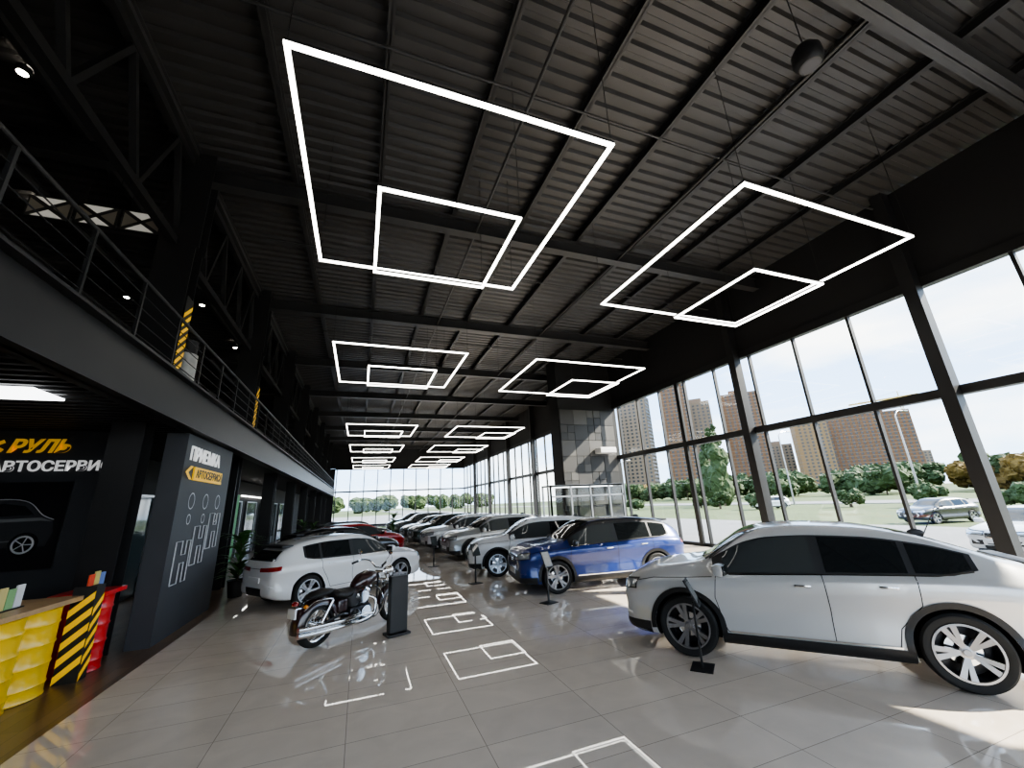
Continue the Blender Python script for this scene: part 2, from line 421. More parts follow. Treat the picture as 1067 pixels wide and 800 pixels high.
        if d['hatch']:
            z0 = s.zs(0.02)+.12; z1 = s.zt(.085)-.05
            s.grid(g, lambda i, j: s.end((-1+2*j)*(.62-.12*i), z0+(z1-z0)*i, -1, .005), 14, 14, M_CGLASS)
            t.box((s.X(.060), -.52, s.zt(.10)-.02), (s.X(.12), .52, s.zt(.12)+.002), M_PLAST, bev=.008)
        else:
            r0, r1 = d['rearwin']
            s.grid(g, lambda i, j: s.top(s.X(r0+(r1-r0)*i), (-1+2*j)*(.50), .005), 14, 14, M_CGLASS)
            t.box((s.X(.018), -.58, s.zt(.04)-.015), (s.X(.05), .58, s.zt(.05)+.012), M_PLAST, bev=.008)
        zf = s.zs(.95)-.03
        for sg in (1, -1):
            def hl(i, j):
                phi = 24+34*i; zl = zf-.115+.05*i; zh = zf-.02+.055*i
                return s.wrap(sg*phi, zl+(zh-zl)*j, 1, .006)
            s.grid(l, hl, 18, 5, M_HEAD)
            s.grid(t, lambda i, j: s.wrap(sg*(22.5+37*i), (zf-.13+.05*i)+(.13+.01*i)*j, 1, .004), 18, 5, M_PLAST)
            s.grid(l, lambda i, j: s.wrap(sg*(31+5*j+5*math.sin(math.pi*i)), zf-.12-.22*i, 1, .008), 10, 2, M_PLATE)
            s.grid(t, lambda i, j: s.wrap(sg*(26+16*i), .38+.14*j, 1, .006), 8, 4, M_PLAST)
            zr = s.zs(.03)-.02
            s.grid(l, lambda i, j: s.wrap(sg*(18+38*i), zr-.10+.03*i+(.085)*j, -1, .008), 18, 5, M_TAIL)
        s.grid(l, lambda i, j: s.wrap(-18+36*i, zr-.045+.012*j, -1, .007), 18, 2, M_PLAST)
        s.grid(t, lambda i, j: s.wrap(-26+52*i, .33+.17*j, -1, .010), 24, 4, M_PLAST)
        s.grid(t, lambda i, j: s.wrap(-26+52*i, .235+.13*j, 1, .010), 24, 4, M_PLAST)
        if clad:
            for e in (1, -1):
                for sg in (1, -1):
                    s.grid(t, lambda i, j: s.wrap(sg*(26+42*i), (.24 if e > 0 else .33)+.15*j*(1), e, .009), 16, 4, M_PLAST)
        p = s.end(0, .62, -1, .01); t.box((p.x-.012, -.26, .60), (p.x+.03, .26, .715), M_PLATE, bev=.004)
        p = s.end(0, .45, 1, .01); t.box((p.x-.03, -.26, .42), (p.x+.012, .26, .53), M_PLATE, bev=.004)
        s.grid(t, lambda i, j: s.wrap(-21+42*i, zf-.20+.16*j, 1, .008), 20, 5, M_PLAST)
        for k in range(4):
            s.grid(t, lambda i, j: s.wrap(-20+40*i, zf-.185+.038*k+.007*j, 1, .012), 20, 1, M_CHROME)
        s.grid(t, lambda i, j: s.wrap(-20+40*i, .39+.07*j, 1, .009), 20, 2, M_PLAST)
        p = s.end(0, zf-.12, 1, .015)
        t.cyl((p.x-.02, 0, p.z), (p.x+.012, 0, p.z), .06, M_CHROME, n=4)
        t.sphere((s.X(.2), 0, s.zt(.2)+.02), (.09, .018, .05), M_PLAST, 12)
        if not d['hatch']:
            t.tube([(s.X(.17), -.35, s.zt(.17)-.02), (s.X(.12), -.35, s.zt(.17)+.38)], [.008, .003], M_PLAST, 6, 1)
        t.cyl((xf, W/2-.25, R), (xf, -W/2+.25, R), .05, M_PLAST); t.cyl((xr, W/2-.25, R), (xr, -W/2+.25, R), .05, M_PLAST)
        s.glass = g.mesh(s.key+'_glass', True); s.trim = t.mesh(s.key+'_trim', True, 35); s.lights = l.mesh(s.key+'_lights', True)
        s.mirm = s.mirror.mesh(s.key+'_mirrors', True)
        r = MB()
        s.grid(r, lambda i, j: s.top(s.X(.055+(.60-.055)*i), (-1+2*j)*(W/2-.30-.0), .0025), 30, 20, M_BLACKP)
        for sg in (1, -1):
            def pil(i, j):
                u = .04+(.745-.04)*i; lo = zhi(u)-.01; hi = s.zs(u)+(max(s.zt(u), s.zs(u)+.03)-s.zs(u))*.94
                return s.side(s.X(u), lo+(hi-lo)*j, sg, .0025)
            s.grid(r, pil, 40, 4, M_BLACKP)
        s.roof = r.mesh(s.key+'_roof', True)
STYLES = {k: CarStyle(k) for k in STY}

def car(name, key, pm, fw, rw_dir, side=1, z=0, two_tone=False):
    s = STYLES[key]; a = math.radians(rw_dir); d = s.d
    loc = Vector((s.xf, side*(d['W']/2-.10), 0)); Rm = Matrix.Rotation(a, 3, 'Z')
    pos = Vector((fw[0], fw[1], z))-Rm @ loc
    e = empty(name, pos, a)
    def inst(nm, me, slot0=None):
        o = bpy.data.objects.new(nm, me); link(o, e)
        if slot0:
            o.material_slots[0].link = 'OBJECT'; o.material_slots[0].material = slot0
        return o
    inst('body', s.body, pm); inst('windows', s.glass); inst('trim', s.trim); inst('lights', s.lights)
    inst('mirrors', s.mirm, M_BLACKP if two_tone else pm)
    if two_tone: inst('roof', s.roof)
    k = 1
    for xx in (s.xf, s.xr):
        for sg in (1, -1):
            w = inst('wheel_%d' % k, s.wheel); k += 1
            w.location = (xx, sg*(d['W']/2-.125), d['R'])
            w.rotation_euler = (0, random.random(), 0 if sg > 0 else math.pi)
    return e

def hd(dx, dy): return math.degrees(math.atan2(dy, dx))
car('coupe_suv', 'coupe', M_PEARL, (4.35, 4.98), hd(-1.74, 2.09), 1)
car('compact_suv', 'suv', M_BLUE, (4.45, 9.25), hd(-2.6, .35), 1, two_tone=True)
car('compact_suv', 'suv', M_WHITE, (3.95, 12.2), hd(-2.5, .7), 1)
car('compact_suv', 'suv', M_SILVER, (4.2, 16.2), hd(-2.3, -.2), 1)
car('compact_suv', 'suv', M_WHITE, (3.9, 19.8), hd(-2.3, -.3), 1)
car('compact_suv', 'suv', M_GREEN, (3.7, 23.5), hd(-2.3, -.3), 1)
car('hatchback_car', 'hatch', M_BLACKP, (3.6, 27.3), hd(-2.3, -.3), 1)
car('compact_suv', 'suv', M_GREY, (3.4, 31.5), hd(-2.3, -.3), 1)
car('compact_suv', 'suv', M_BLACKP, (3.2, 36), hd(-2.3, -.3), 1)
car('hatchback_car', 'hatch', M_WHITE, (1.13, 12.6), hd(2.18, 1.5), -1)
car('hatchback_car', 'hatch', M_BLACKP, (.9, 17.3), hd(2.2, 1.3), -1)
car('hatchback_car', 'hatch', M_RED, (1.4, 20.5), hd(2.2, 1.2), -1)
car('hatchback_car', 'hatch', M_GREY, (1.2, 25.5), hd(2.2, 1.2), -1)

# ------------------------------------------------------------ motorcycle
def motorcycle(loc, ang):
    e = empty('motorcycle', (loc[0], loc[1], 0), ang)
    MB_P = paint('moto_maroon', (0.02, 0.003, 0.004)); LEA = mat('leather_black', (0.012, 0.011, 0.011), 0.5)
    def wheel(x, R, tw, nm):
        b = MB(); T = Matrix.Translation((x, 0, R)); pr = []
        for k in range(13):
            a = math.pi*(k/12)-math.pi/2
            pr.append((R-tw*.95+math.cos(a)*tw*.95, math.sin(a)*tw))
        b.lathe(pr, M_TIRE, T, 48)
        r = R-tw*1.05
        b.lathe([(r+.012, -.04), (r-.012, -.03), (r-.02, 0), (r-.012, .03), (r+.012, .04)], M_CHROME, T, 48)
        b.cyl((x, -.07, R), (x, .07, R), .035, M_CHROME); b.cyl((x, .035, R), (x, .04, R), .12, M_CHROME, 28)
        for i in range(20):
            a = 2*math.pi*i/20; sg = 1 if i % 2 else -1
            b.cyl((x+.03*math.cos(a+.5*sg), sg*.04, R+.03*math.sin(a+.5*sg)), (x+r*math.cos(a), 0, R+r*math.sin(a)), .0035, M_CHROME, 5, cap=False)
        b.obj(nm, e, True)
    wheel(0, .325, .095, 'rear_wheel'); wheel(1.62, .33, .07, 'front_wheel')
    f = MB()
    def fender(x, R, w, a0, a1):
        V = []; n = 26; prof = [(-w, -.09), (-w*.92, -.02), (-w*.6, .012), (0, .022), (w*.6, .012), (w*.92, -.02), (w, -.09)]
        for i in range(n+1):
            a = math.radians(a0+(a1-a0)*i/n)
            for y, dr in prof: V.append((x+(R+dr)*math.cos(a), y, .33+(R+dr)*math.sin(a)))
        P = len(prof)
        f.add(V, [(i*P+k, i*P+k+1, (i+1)*P+k+1, (i+1)*P+k) for i in range(n) for k in range(P-1)], MB_P)
    fender(0, .375, .12, 15, 190); fender(1.62, .365, .09, 15, 175)
    f.tube([(1.18, 0, .86), (1.10, 0, .87), (.98, 0, .86), (.84, 0, .83), (.70, 0, .77), (.64, 0, .74)], [.03, .12, .17, .165, .10, .03], MB_P, 24, 6, sx=1.0, sz=.8)
    f.cyl((.98, 0, .93), (.98, 0, 1.0), .03, M_CHROME, 16)
    f.box((.30, -.14, .42), (.50, .14, .64), MB_P, bev=.04)
    f.obj('fenders_and_tank', e, True, 50)
    s = MB()
    s.tube([(.70, 0, .74), (.58, 0, .70), (.42, 0, .685), (.28, 0, .73), (.22, 0, .79)], [.06, .16, .20, .18, .05], LEA, 20, 6, sx=1, sz=.42)
    s.tube([(.26, 0, .79), (.10, 0, .785), (-.08, 0, .77), (-.20, 0, .74)], [.06, .15, .14, .04], LEA, 20, 6, sx=1, sz=.42)
    s.obj('seat', e, True, 60)
    fr = MB()
    for sg in (1, -1):
        fr.tube([(1.20, sg*.03, .92), (1.12, sg*.12, .60), (1.05, sg*.13, .24), (.55, sg*.13, .20), (.18, sg*.12, .32)], .018, M_BLACKP, 8)
        fr.tube([(0, sg*.13, .33), (.35, sg*.14, .40), (.50, sg*.13, .38)], .022, M_BLACKP, 8)
        fr.cyl((0.02, sg*.13, .36), (.20, sg*.13, .66), .028, M_CHROME, 12)
        fr.tube([(-.30, sg*.12, .60), (-.10, sg*.125, .70), (.20, sg*.125, .68)], .012, M_CHROME, 8)
        fr.tube([(1.12, sg*.05, .70), (1.10, sg*.26, .62), (1.08, sg*.33, .42), (1.04, sg*.22, .24), (1.02, sg*.10, .22)], .014, M_CHROME, 8)
        fr.cyl((1.62, sg*.10, .33), (1.30, sg*.10, .92), .024, M_CHROME, 14); fr.cyl((1.62, sg*.10, .33), (1.50, sg*.10, .55), .034, M_CHROME, 14)
        fr.tube([(1.24, 0, 1.0), (1.24, sg*.10, 1.01), (1.20, sg*.22, 1.12), (1.10, sg*.36, 1.14), (.98, sg*.42, 1.10)], .013, M_CHROME, 8)
        fr.cyl((1.06, sg*.385, 1.125), (.95, sg*.43, 1.09), .02, LEA, 10)
        fr.tube([(1.10, sg*.34, 1.14), (1.12, sg*.40, 1.22), (1.12, sg*.42, 1.26)], .006, M_CHROME, 6)
        fr.sphere((1.13, sg*.43, 1.29), (.012, .06, .04), M_CHROME, 12)
        fr.sphere((1.38, sg*.17, .87), (.04, .035, .035), M_HEAD, 12); fr.sphere((-.30, sg*.17, .66), (.04, .03, .03), mat('amber', (.6, .2, .01), .2), 12)
        fr.cyl((.72, sg*.14, .28), (.76, sg*.27, .28), .014, LEA, 8)
    fr.cyl((1.27, -.11, .93), (1.27, .11, .93), .02, M_CHROME); fr.cyl((1.36, -.11, .78), (1.36, .11, .78), .02, M_CHROME)
    fr.tube([(1.36, 0, .92), (1.42, 0, .92), (1.50, 0, .92), (1.52, 0, .92)], [.03, .07, .095, .09], M_CHROME, 24, 3)
    fr.cyl((1.518, 0, .92), (1.528, 0, .92), .086, M_HEAD, 24)
    fr.cyl((.22, 0, .20), (.42, .2, .02), .012, M_CHROME, 8)
    fr.obj('frame_and_forks', e, True)
    en = MB()
    en.box((.54, -.15, .20), (1.0, .15, .46), M_RIMD, bev=.05)
    for sg in (1, -1):
        en.cyl((.86, sg*.10, .33), (.86, sg*.18, .33), .11, M_CHROME, 28); en.cyl((.64, sg*.10, .33), (.64, sg*.175, .33), .095, M_CHROME, 28)
    for tilt, xb in ((math.radians(26), .84), (math.radians(-26), .72)):
        M = Matrix.Translation((xb, 0, .44)) @ Matrix.Rotation(tilt, 4, 'Y')
        en.cyl((0, 0, 0), (0, 0, .24), .065, M_RIMD, 20, M=M)
        for k in range(9):
            en.cyl((0, 0, .03+.022*k), (0, 0, .038+.022*k), .098, M_RIM, 24, M=M)
        en.box((-.08, -.08, .22), (.08, .08, .29), M_CHROME, M, bev=.025)
    en.cyl((.78, -.10, .60), (.78, -.20, .60), .095, M_CHROME, 28)
    for off in (0, .09):
        en.tube([(.96-.35*off, -.06, .58), (1.06, -.15, .50), (1.02, -.17, .30), (.80, -.19, .235+off*.9), (.45, -.20, .235+off*.9), (-.0, -.21, .25+off*.9), (-.42, -.21, .28+off*.9)],
                [.022, .022, .022, .024, .036, .044, .038], M_CHROME, 14, 6)
    en.obj('engine_and_exhaust', e, True, 40)
    tl = MB(); tl.box((-.43, -.10, .50), (-.40, .10, .64), M_PLATE, bev=.004); tl.sphere((-.38, 0, .70), (.05, .07, .04), M_TAIL, 14)
    tl.tube([(-.20, 0, .62), (-.40, 0, .62)], .015, M_CHROME, sm=1)
    tl.obj('tail_light_and_plate', e, True)
    return e
motorcycle((-.57, 7.98), math.atan2(.62, .8))

# ------------------------------------------------------------ room shell
XR, YF, YB, XL, ZC = 13.5, 56.0, -6.0, -10.0, 9.9
def boxobj(name, lo, hi, m, parent=None, bev=0):
    b = MB(); b.box(lo, hi, m, bev=bev); return b.obj(name, parent, False)
boxobj('floor', (-2.95, YB, -.3), (XR+.2, YF, 0), M_FLOOR)
boxobj('floor_wood', (XL, YB, -.3), (-2.95, YF, 0), M_WOODF)
b = MB(); V = []; F = []; y = YB; prof = []
while y < YF:
    prof += [(y, 0), (y+.12, 0), (y+.16, .07), (y+.26, .07)]; y += .30
for (yy, zz) in prof: V += [(XL-.2, yy, ZC+zz), (XR+.2, yy, ZC+zz)]
F = [(2*i, 2*i+1, 2*i+3, 2*i+2) for i in range(len(prof)-1)]
b.add(V, F, M_DECK); b.box((XL-.2, YB-.2, ZC+.1), (XR+.2, YF+.2, ZC+.3), M_WALLB)
b.obj('ceiling')
def ibeam(b, p0, p1, h, w, m=M_PURL, axis='Y'):
    p0 = Vector(p0); p1 = Vector(p1); t = .018
    if axis == 'Y':
        x = p0.x
        b.box((x-w/2, p0.y, p0.z-t), (x+w/2, p1.y, p0.z), m); b.box((x-w/2, p0.y, p0.z-h), (x+w/2, p1.y, p0.z-h+t), m); b.box((x-t/2, p0.y, p0.z-h), (x+t/2, p1.y, p0.z), m)
    else:
        y = p0.y
        b.box((p0.x, y-w/2, p0.z-t), (p1.x, y+w/2, p0.z), m); b.box((p0.x, y-w/2, p0.z-h), (p1.x, y+w/2, p0.z-h+t), m); b.box((p0.x, y-t/2, p0.z-h), (p1.x, y+t/2, p0.z), m)
STR = empty('steel_roof_structure')
b = MB(); k = -5
while 1.93*k < XR:
    ibeam(b, (1.93*k+.02, YB, ZC), (0, YF, 0), .22, .12); k += 1
b.obj('purlins', STR)
RAF = [1.95, 9.1]+[9.1+6.2*k for k in range(1, 8)]
b = MB()
for yr in RAF: ibeam(b, (XL, yr, ZC-.22), (XR, yr, 0), .42, .26, axis='X')
b.obj('rafters', STR)
b = MB()
for x in (2.6, 7.3): b.cyl((x, YB, ZC-.5), (x, YF, ZC-.5), .035, M_PURL, 8)
for yy in (5.1, 11.3, 17.5): b.cyl((-3, yy, ZC-.35), (XR, yy, ZC-.35), .025, M_PURL, 8)
b.obj('pipes', STR)
CX0 = -4.2
def colseg(b, yc, z0, z1, cx1=-3.72):
    b.box((CX0, yc-.20, z0), (cx1, yc-.17, z1), M_STEEL); b.box((CX0, yc+.17, z0), (cx1, yc+.20, z1), M_STEEL); xm = (CX0+cx1)/2; b.box((xm-.03, yc-.18, z0), (xm+.03, yc+.18, z1), M_STEEL)
b = MB()
for yc in RAF:
    colseg(b, yc, 7.5, ZC, -3.5); c = MB(); colseg(c, yc, 0, 3.9); colseg(c, yc, 3.9, 7.5, -3.55); c.obj('steel_column')
b.obj('column_heads', STR)
b = MB()
for i, yc in enumerate(RAF[:-1]):
    yn = RAF[i+1]; n = 4; zl, zh = 7.6, 9.6
    b.box((-4.02, yc, zl-.08), (-3.88, yn, zl+.08), M_STEEL); b.box((-4.02, yc, zh-.08), (-3.88, yn, zh+.08), M_STEEL)
    for k in range(n):
        ya = yc+(yn-yc)*k/n; ybb = yc+(yn-yc)*(k+1)/n; ym = (ya+ybb)/2
        b.cyl((-3.95, ya, zl), (-3.95, ym, zh), .07, M_STEEL, 4); b.cyl((-3.95, ym, zh), (-3.95, ybb, zl), .07, M_STEEL, 4)
b.obj('longitudinal_truss', STR)

# window walls
def window_wall(name, Y0, Y1, thick, pane=1.69, yst=4.97, extra=()):
    e = empty(name); b = MB(); g = MB(); ZT = 7.05
    b.box((XR-.10, Y0, 0), (XR+.12, Y1, .12), M_FRAME)
    b.box((XR-.14, Y0, 4.10), (XR+.14, Y1, 4.32), M_FRAME); b.box((XR-.12, Y0, ZT-.05), (XR+.12, Y1, ZT+.2), M_FRAME)
    k = math.floor((Y0-yst)/pane)
    while yst+k*pane <= Y1+.01:
        y = yst+k*pane
        if y >= Y0-.01: b.box((XR-.07, y-.035, 0), (XR+.07, y+.035, ZT), M_FRAME)
        k += 1
    for y in thick: b.box((XR-.42, y-.14, 0), (XR-.08, y+.14, ZC), M_STEEL)
    for y in extra: b.box((XR-.16, y-.1, 0), (XR-.05, y+.1, ZT), M_STEEL)
    b.obj('frame', e)
    g.box((XR-.005, Y0, .1), (XR+.005, Y1, ZT), M_GLASS); g.obj('glass', e)
window_wall('window_1', YB, 19.0, [-1.8, 4.97, 10.5], extra=[13.8])
window_wall('window_2', 20.1, YF, [24.5, 30.5, 36.7, 43, 49.2])
boxobj('wall_right', (XR-.08, YB, 7.25), (XR+.14, YF, ZC), M_WALLB)
bx0 = 9.9
VE = empty('wall_vestibule')
b = MB(); b.box((bx0, 19.0, 0), (XR+.1, 20.1, ZC), M_WALLB); b.obj('block', VE)
b = MB(); tones = [mat('tile_a', (.042, .040, .038), .5), mat('tile_b', (.075, .072, .067), .5), mat('tile_c', (.03, .03, .03), .5), mat('tile_d', (.018, .018, .018), .5)]
def quad(x, z, s):
    if x+s > XR+1e-6 or z > 7.2: return
    if s > .5 and random.random() < .3:
        for i in (0, 1):
            for j in (0, 1): quad(x+i*s/2, z+j*s/2, s/2)
        return
    b.box((x+.01, 18.94-random.random()*.03, z+.01), (x+s-.01, 19.0, z+s-.01), random.choice(tones))
for i in range(4):
    for j in range(6): quad(bx0+.02+i*.85, 1.75+j*.85, .85)
b.obj('grey_panels', VE)
b = MB(); g = MB()
for x in (8.6, 9.7, 10.8, 11.9, 12.7): b.box((x-.04, 17.9, 0), (x+.04, 17.98, 2.75), M_RIM)
for z in (0, 2.2, 2.7): b.box((8.56, 17.9, z), (12.74, 17.98, z+.07), M_RIM)
b.box((8.56, 17.9, 2.7), (12.74, 18.9, 2.78), M_RIM)
for y in (17.94, 18.86): b.box((8.56, y-.04, 0), (8.64, y+.03, 2.75), M_RIM)
g.box((8.6, 17.93, .07), (12.7, 17.94, 2.7), M_GLASS)
b.box((9.0, 18.3, 2.66), (12.4, 18.5, 2.69), M_LEDP)
e = empty('entrance_lobby', (0, 0, 0)); b.obj('frame', e); g.obj('glass', e)
boxobj('air_conditioner', (XR-1.6, 18.3, 4.4), (XR-.6, 18.9, 4.7), M_PLATE, bev=.04)

def xwall(name, Y, x0, x1):
    W3 = empty(name); b = MB(); g = MB(); x = x0+.2
    while x <= x1: b.box((x-.05, Y-.1, 0), (x+.05, Y+.1, 7), M_FRAME); x += 1.65
    for z in (0, 4.12, 6.95): b.box((x0, Y-.12, z), (x1, Y+.1, z+.18), M_FRAME)
    g.box((x0, Y, 0), (x1, Y+.01, 7), M_GLASS)
    b.obj('frame', W3); g.obj('glass', W3)
xwall('window_3', YF, -3.2, XR)
xwall('unseen_window_4', YB, -3.2, XR)  # unseen glazing behind the camera, added to light car sides and floor
boxobj('wall_back', (XL, YF, 7.13), (XR, YF+.2, ZC), M_WALLB)
boxobj('wall_back_left', (XL, YF, 0), (-3.2, YF+.2, 7.1), M_WALLB)
boxobj('wall_front', (XL, YB-.2, 7.13), (XR, YB, ZC), M_WALLB)
boxobj('wall_front_left', (XL, YB-.2, 0), (-3.2, YB, 7.1), M_WALLB)
boxobj('wall_left', (XL-.2, YB, 0), (XL, YF, ZC), M_WALLB)

# ------------------------------------------------------------ mezzanine
boxobj('floor_mezzanine', (XL, YB, 3.85), (-3.3, YF, 4.35), M_WALLB)
b = MB(); Y1 = YF-.3; Y0 = YB+.3
b.box((-3.28, Y0, 3.67), (-3.0, Y1, 3.71), M_STEEL); b.box((-3.28, Y0, 4.44), (-3.0, Y1, 4.48), M_STEEL); b.box((-3.16, Y0, 3.67), (-3.12, Y1, 4.48), M_STEEL)
b.obj('mezzanine_edge_beam')
b = MB()
for i in range(60): b.box((XL, -3+i*.22, 3.76), (-3.3, -2.93+i*.22, 3.85), M_STEEL)
b.obj('ceiling_slats')
b = MB(); y = Y0
while y < Y1:
    b.box((-3.24, y-.02, 4.48), (-3.20, y+.02, 5.5), M_STEEL); y += 1.25
for z in (4.7, 4.9, 5.1, 5.3): b.cyl((-3.22, Y0, z), (-3.22, Y1, z), .008, M_STEEL, 6)
b.cyl((-3.22, Y0, 5.52), (-3.22, Y1, 5.52), .03, M_STEEL, 10)
b.obj('mezzanine_railing')
M_BLK = mat('hazard_black', (0.012, 0.012, 0.012), .5)
def hazard(name, lo, hi, axis):
    b = MB(); z = lo[2]; b.box(lo, hi, M_BLK)
    s = .2
    if axis == 'y':
        w = hi[0]-lo[0]; yy = lo[1]-.004
        while z+s*.5+w*.9 <= hi[2]+.01:
            b.add([(lo[0], yy, z), (hi[0], yy, z+w*.9), (hi[0], yy, z+w*.9+s*.5), (lo[0], yy, z+s*.5)], [(0, 1, 2, 3)], M_YSIGN); z += s
    else:
        w = hi[1]-lo[1]; xx = hi[0]+.004
        while z+s*.5+w*.9 <= hi[2]+.01:
            b.add([(xx, lo[1], z), (xx, hi[1], z+w*.9), (xx, hi[1], z+w*.9+s*.5), (xx, lo[1], z+s*.5)], [(0, 1, 2, 3)], M_YSIGN); z += s
    return b.obj(name)
hazard('hazard_strip', (-3.54, 8.93, 4.5), (-3.52, 9.25, 6.4), 'x')
hazard('hazard_strip', (-3.54, 15.13, 4.5), (-3.52, 15.45, 6.3), 'x')
boxobj('wall_sign', (-9.8, 9.9, 0), (-4.3, 10.05, 3.76), M_WALLG)
boxobj('wall_reception', (-3.55, 9.35, 0), (-3.2, 12.3, 3.66), mat('wall_slate', (0.044, 0.047, 0.054), 0.6, noise=(2.0, 0.15)))
b = MB(); b.box((-6.0, 12.4, 0), (-5.9, YF, 3.76), M_WALLB)
for k in range(9):
    y0 = 13.2+k*3.3
    b.box((-5.9, y0, .1), (-5.86, y0+2.2, 2.7), mat('storefront_glass', (.05, .07, .075), .05))
    b.box((-5.86, y0-.04, 0), (-5.82, y0+.04, 2.75), M_RIM); b.box((-5.86, y0+2.16, 0), (-5.82, y0+2.24, 2.75), M_RIM); b.box((-5.86, y0, 2.7), (-5.82, y0+2.2, 2.76), M_RIM)
b.obj('wall_storefront')

def text(body, size, loc, rot, m, parent=None, name='lettering', bold=0.0, ext=.01, shear=0, align='LEFT'):
    c = bpy.data.curves.new(name, 'FONT'); c.body = body; c.size = size; c.extrude = ext; c.offset = bold; c.shear = shear; c.align_x = align
    c.materials.append(m); o = bpy.data.objects.new(name, c); o.location = loc; o.rotation_euler = rot
    link(o, parent); return o
e = empty('service_sign', (0, 0, 0))
RX = (math.radians(90), 0, 0)
text('РУЛЬ', .32, (-6.05, 9.88, 3.36), RX, M_YSIGN, e, 'lettering_title', .012, shear=.3)
text('А АВТОСЕРВИС', .25, (-6.45, 9.88, 3.02), RX, M_WSIGN, e, 'lettering_subtitle', .006)
b = MB()
for a in range(6):
    an = math.radians(60*a); b.box((-.03, -.01, .06), (.03, .01, .17), M_YSIGN, Matrix.Translation((-6.25, 9.87, 3.47)) @ Matrix.Rotation(an, 4, 'Y'))
b.obj('emblem', e)
OUT = mat('poster_line', (.5, .5, .52), .5)
b = MB(); b.box((-7.2, 9.86, 1.35), (-5.0, 9.89, 2.82), M_BLACKP)
def flat(pts, y, m): b.add([(x, y, z) for x, z in pts], [list(range(len(pts)))], m)
PB = mat('poster_body', (.035, .036, .04), .35); PH = mat('poster_highlight', (.16, .165, .17), .35); PG = mat('poster_glass', (.012, .013, .015), .2)
flat([(-7.0, 1.72), (-5.16, 1.72), (-5.10, 1.95), (-5.14, 2.16), (-5.30, 2.24), (-5.52, 2.46), (-5.85, 2.52), (-6.15, 2.46), (-6.42, 2.24), (-6.85, 2.14), (-7.02, 1.98)], 9.855, PB)
flat([(-6.95, 2.10), (-6.40, 2.20), (-5.30, 2.20), (-5.14, 2.13), (-5.30, 2.15), (-6.40, 2.14)], 9.852, PH)
flat([(-6.34, 2.24), (-6.10, 2.42), (-5.85, 2.46), (-5.56, 2.41), (-5.40, 2.25)], 9.852, PG)
flat([(-6.98, 1.93), (-6.55, 1.98), (-6.55, 1.94), (-6.96, 1.88)], 9.850, OUT)
flat([(-6.8, 1.80), (-5.6, 1.84), (-5.6, 1.82), (-6.8, 1.77)], 9.850, PH)
b.tube([(-7.0, 9.85, 1.98), (-6.85, 9.85, 2.15), (-6.42, 9.85, 2.25), (-6.15, 9.85, 2.47), (-5.85, 9.85, 2.53), (-5.52, 9.85, 2.47), (-5.30, 9.85, 2.25), (-5.13, 9.85, 2.16)], .007, OUT, 6, 5)
for xx in (-6.62, -5.45):
    b.lathe([(.001, -.006), (.20, -.006)], PG, Matrix.Translation((xx, 9.855, 1.76)), 32); b.lathe([(.12, -.01), (.14, -.012), (.15, -.01)], OUT, Matrix.Translation((xx, 9.85, 1.76)), 32)
    for k in range(5):
        an = 2*math.pi*k/5; b.cyl((xx, 9.842, 1.76), (xx+.13*math.cos(an), 9.842, 1.76+.13*math.sin(an)), .008, OUT, 5)
b.obj('car_poster')
e = empty('reception_sign', (0, 0, 0)); RZ = (math.radians(90), 0, math.radians(90))
text('ПРИЕМКА', .36, (-3.19, 9.55, 3.18), RZ, M_WSIGN, e, 'lettering_top', .008)
b = MB(); b.box((-3.2, 9.85, 2.80), (-3.17, 11.6, 3.06), M_YSIGN)
b.add([(-3.17, 9.40, 2.93), (-3.17, 9.62, 2.80), (-3.17, 9.76, 2.80), (-3.17, 9.54, 2.93), (-3.17, 9.76, 3.06), (-3.17, 9.62, 3.06)], [(0, 1, 2, 3), (0, 3, 4, 5)], M_YSIGN)
b.obj('yellow_plate', e)
text('АВТОСЕРВИСА', .215, (-3.165, 9.95, 2.86), RZ, M_BLK, e, 'lettering_plate', .006, .002)
b = MB()
def outl(pts): b.tube([(-3.185, y, z) for y, z in pts]+[(-3.185, pts[0][0], pts[0][1])], .011, OUT, 6, 1)
for i in range(3):
    y = 9.65+i*.8; h = .9+.25*i
    outl([(y, h), (y+.3, h), (y+.3, h+.35), (y+.5, h+.35), (y+.5, h), (y+.7, h), (y+.7, h+.75), (y+.5, h+.75), (y+.5, h+.5), (y+.3, h+.5), (y+.3, h+.75), (y, h+.75)])
    b.lathe([(.14, 0), (.16, 0)], OUT, Matrix.Translation((-3.18, y+.35, 2.40)) @ Matrix.Rotation(math.radians(90), 4, 'Z'), 24)
    b.lathe([(.10, 0), (.08, 0)], OUT, Matrix.Translation((-3.18, y+.35, 2.05)) @ Matrix.Rotation(math.radians(90), 4, 'Z'), 24)
b.obj('outline_graphic', e)

# ------------------------------------------------------------ reception counter made of drums
RC = empty('reception_counter', (0, 0, 0))
def drumz(b, cx, cy, m, R=.42):
    pr = [(.001, 0), (R-.015, 0), (R, .01), (R-.01, .03)]
    for k in range(4):
        z = .12+.23*k; pr += [(R-.012, z), (R, z+.025), (R-.012, z+.05)]
    pr += [(R-.01, .99), (R, 1.01), (R-.015, 1.02), (.001, 1.02)]
    n = 48; V = []; F = []; P = len(pr)
    for i in range(n):
        a = 2*math.pi*i/n
        for r, h in pr: V.append((cx+r*math.cos(a), cy+r*math.sin(a), h))
    for i in range(n):
        j = (i+1) % n
        for k in range(P-1): F.append((i*P+k, j*P+k, j*P+k+1, i*P+k+1))
    b.add(V, F, m)
b = MB()
for k in range(7): drumz(b, -4.34+.04*k, 4.18+.58*k, M_YEL)
b.obj('yellow_drums', RC, True, 50)
b = MB(); drumz(b, -3.80, 8.56, M_REDE, .30); b.obj('red_drum', RC, True, 50)
b = MB()
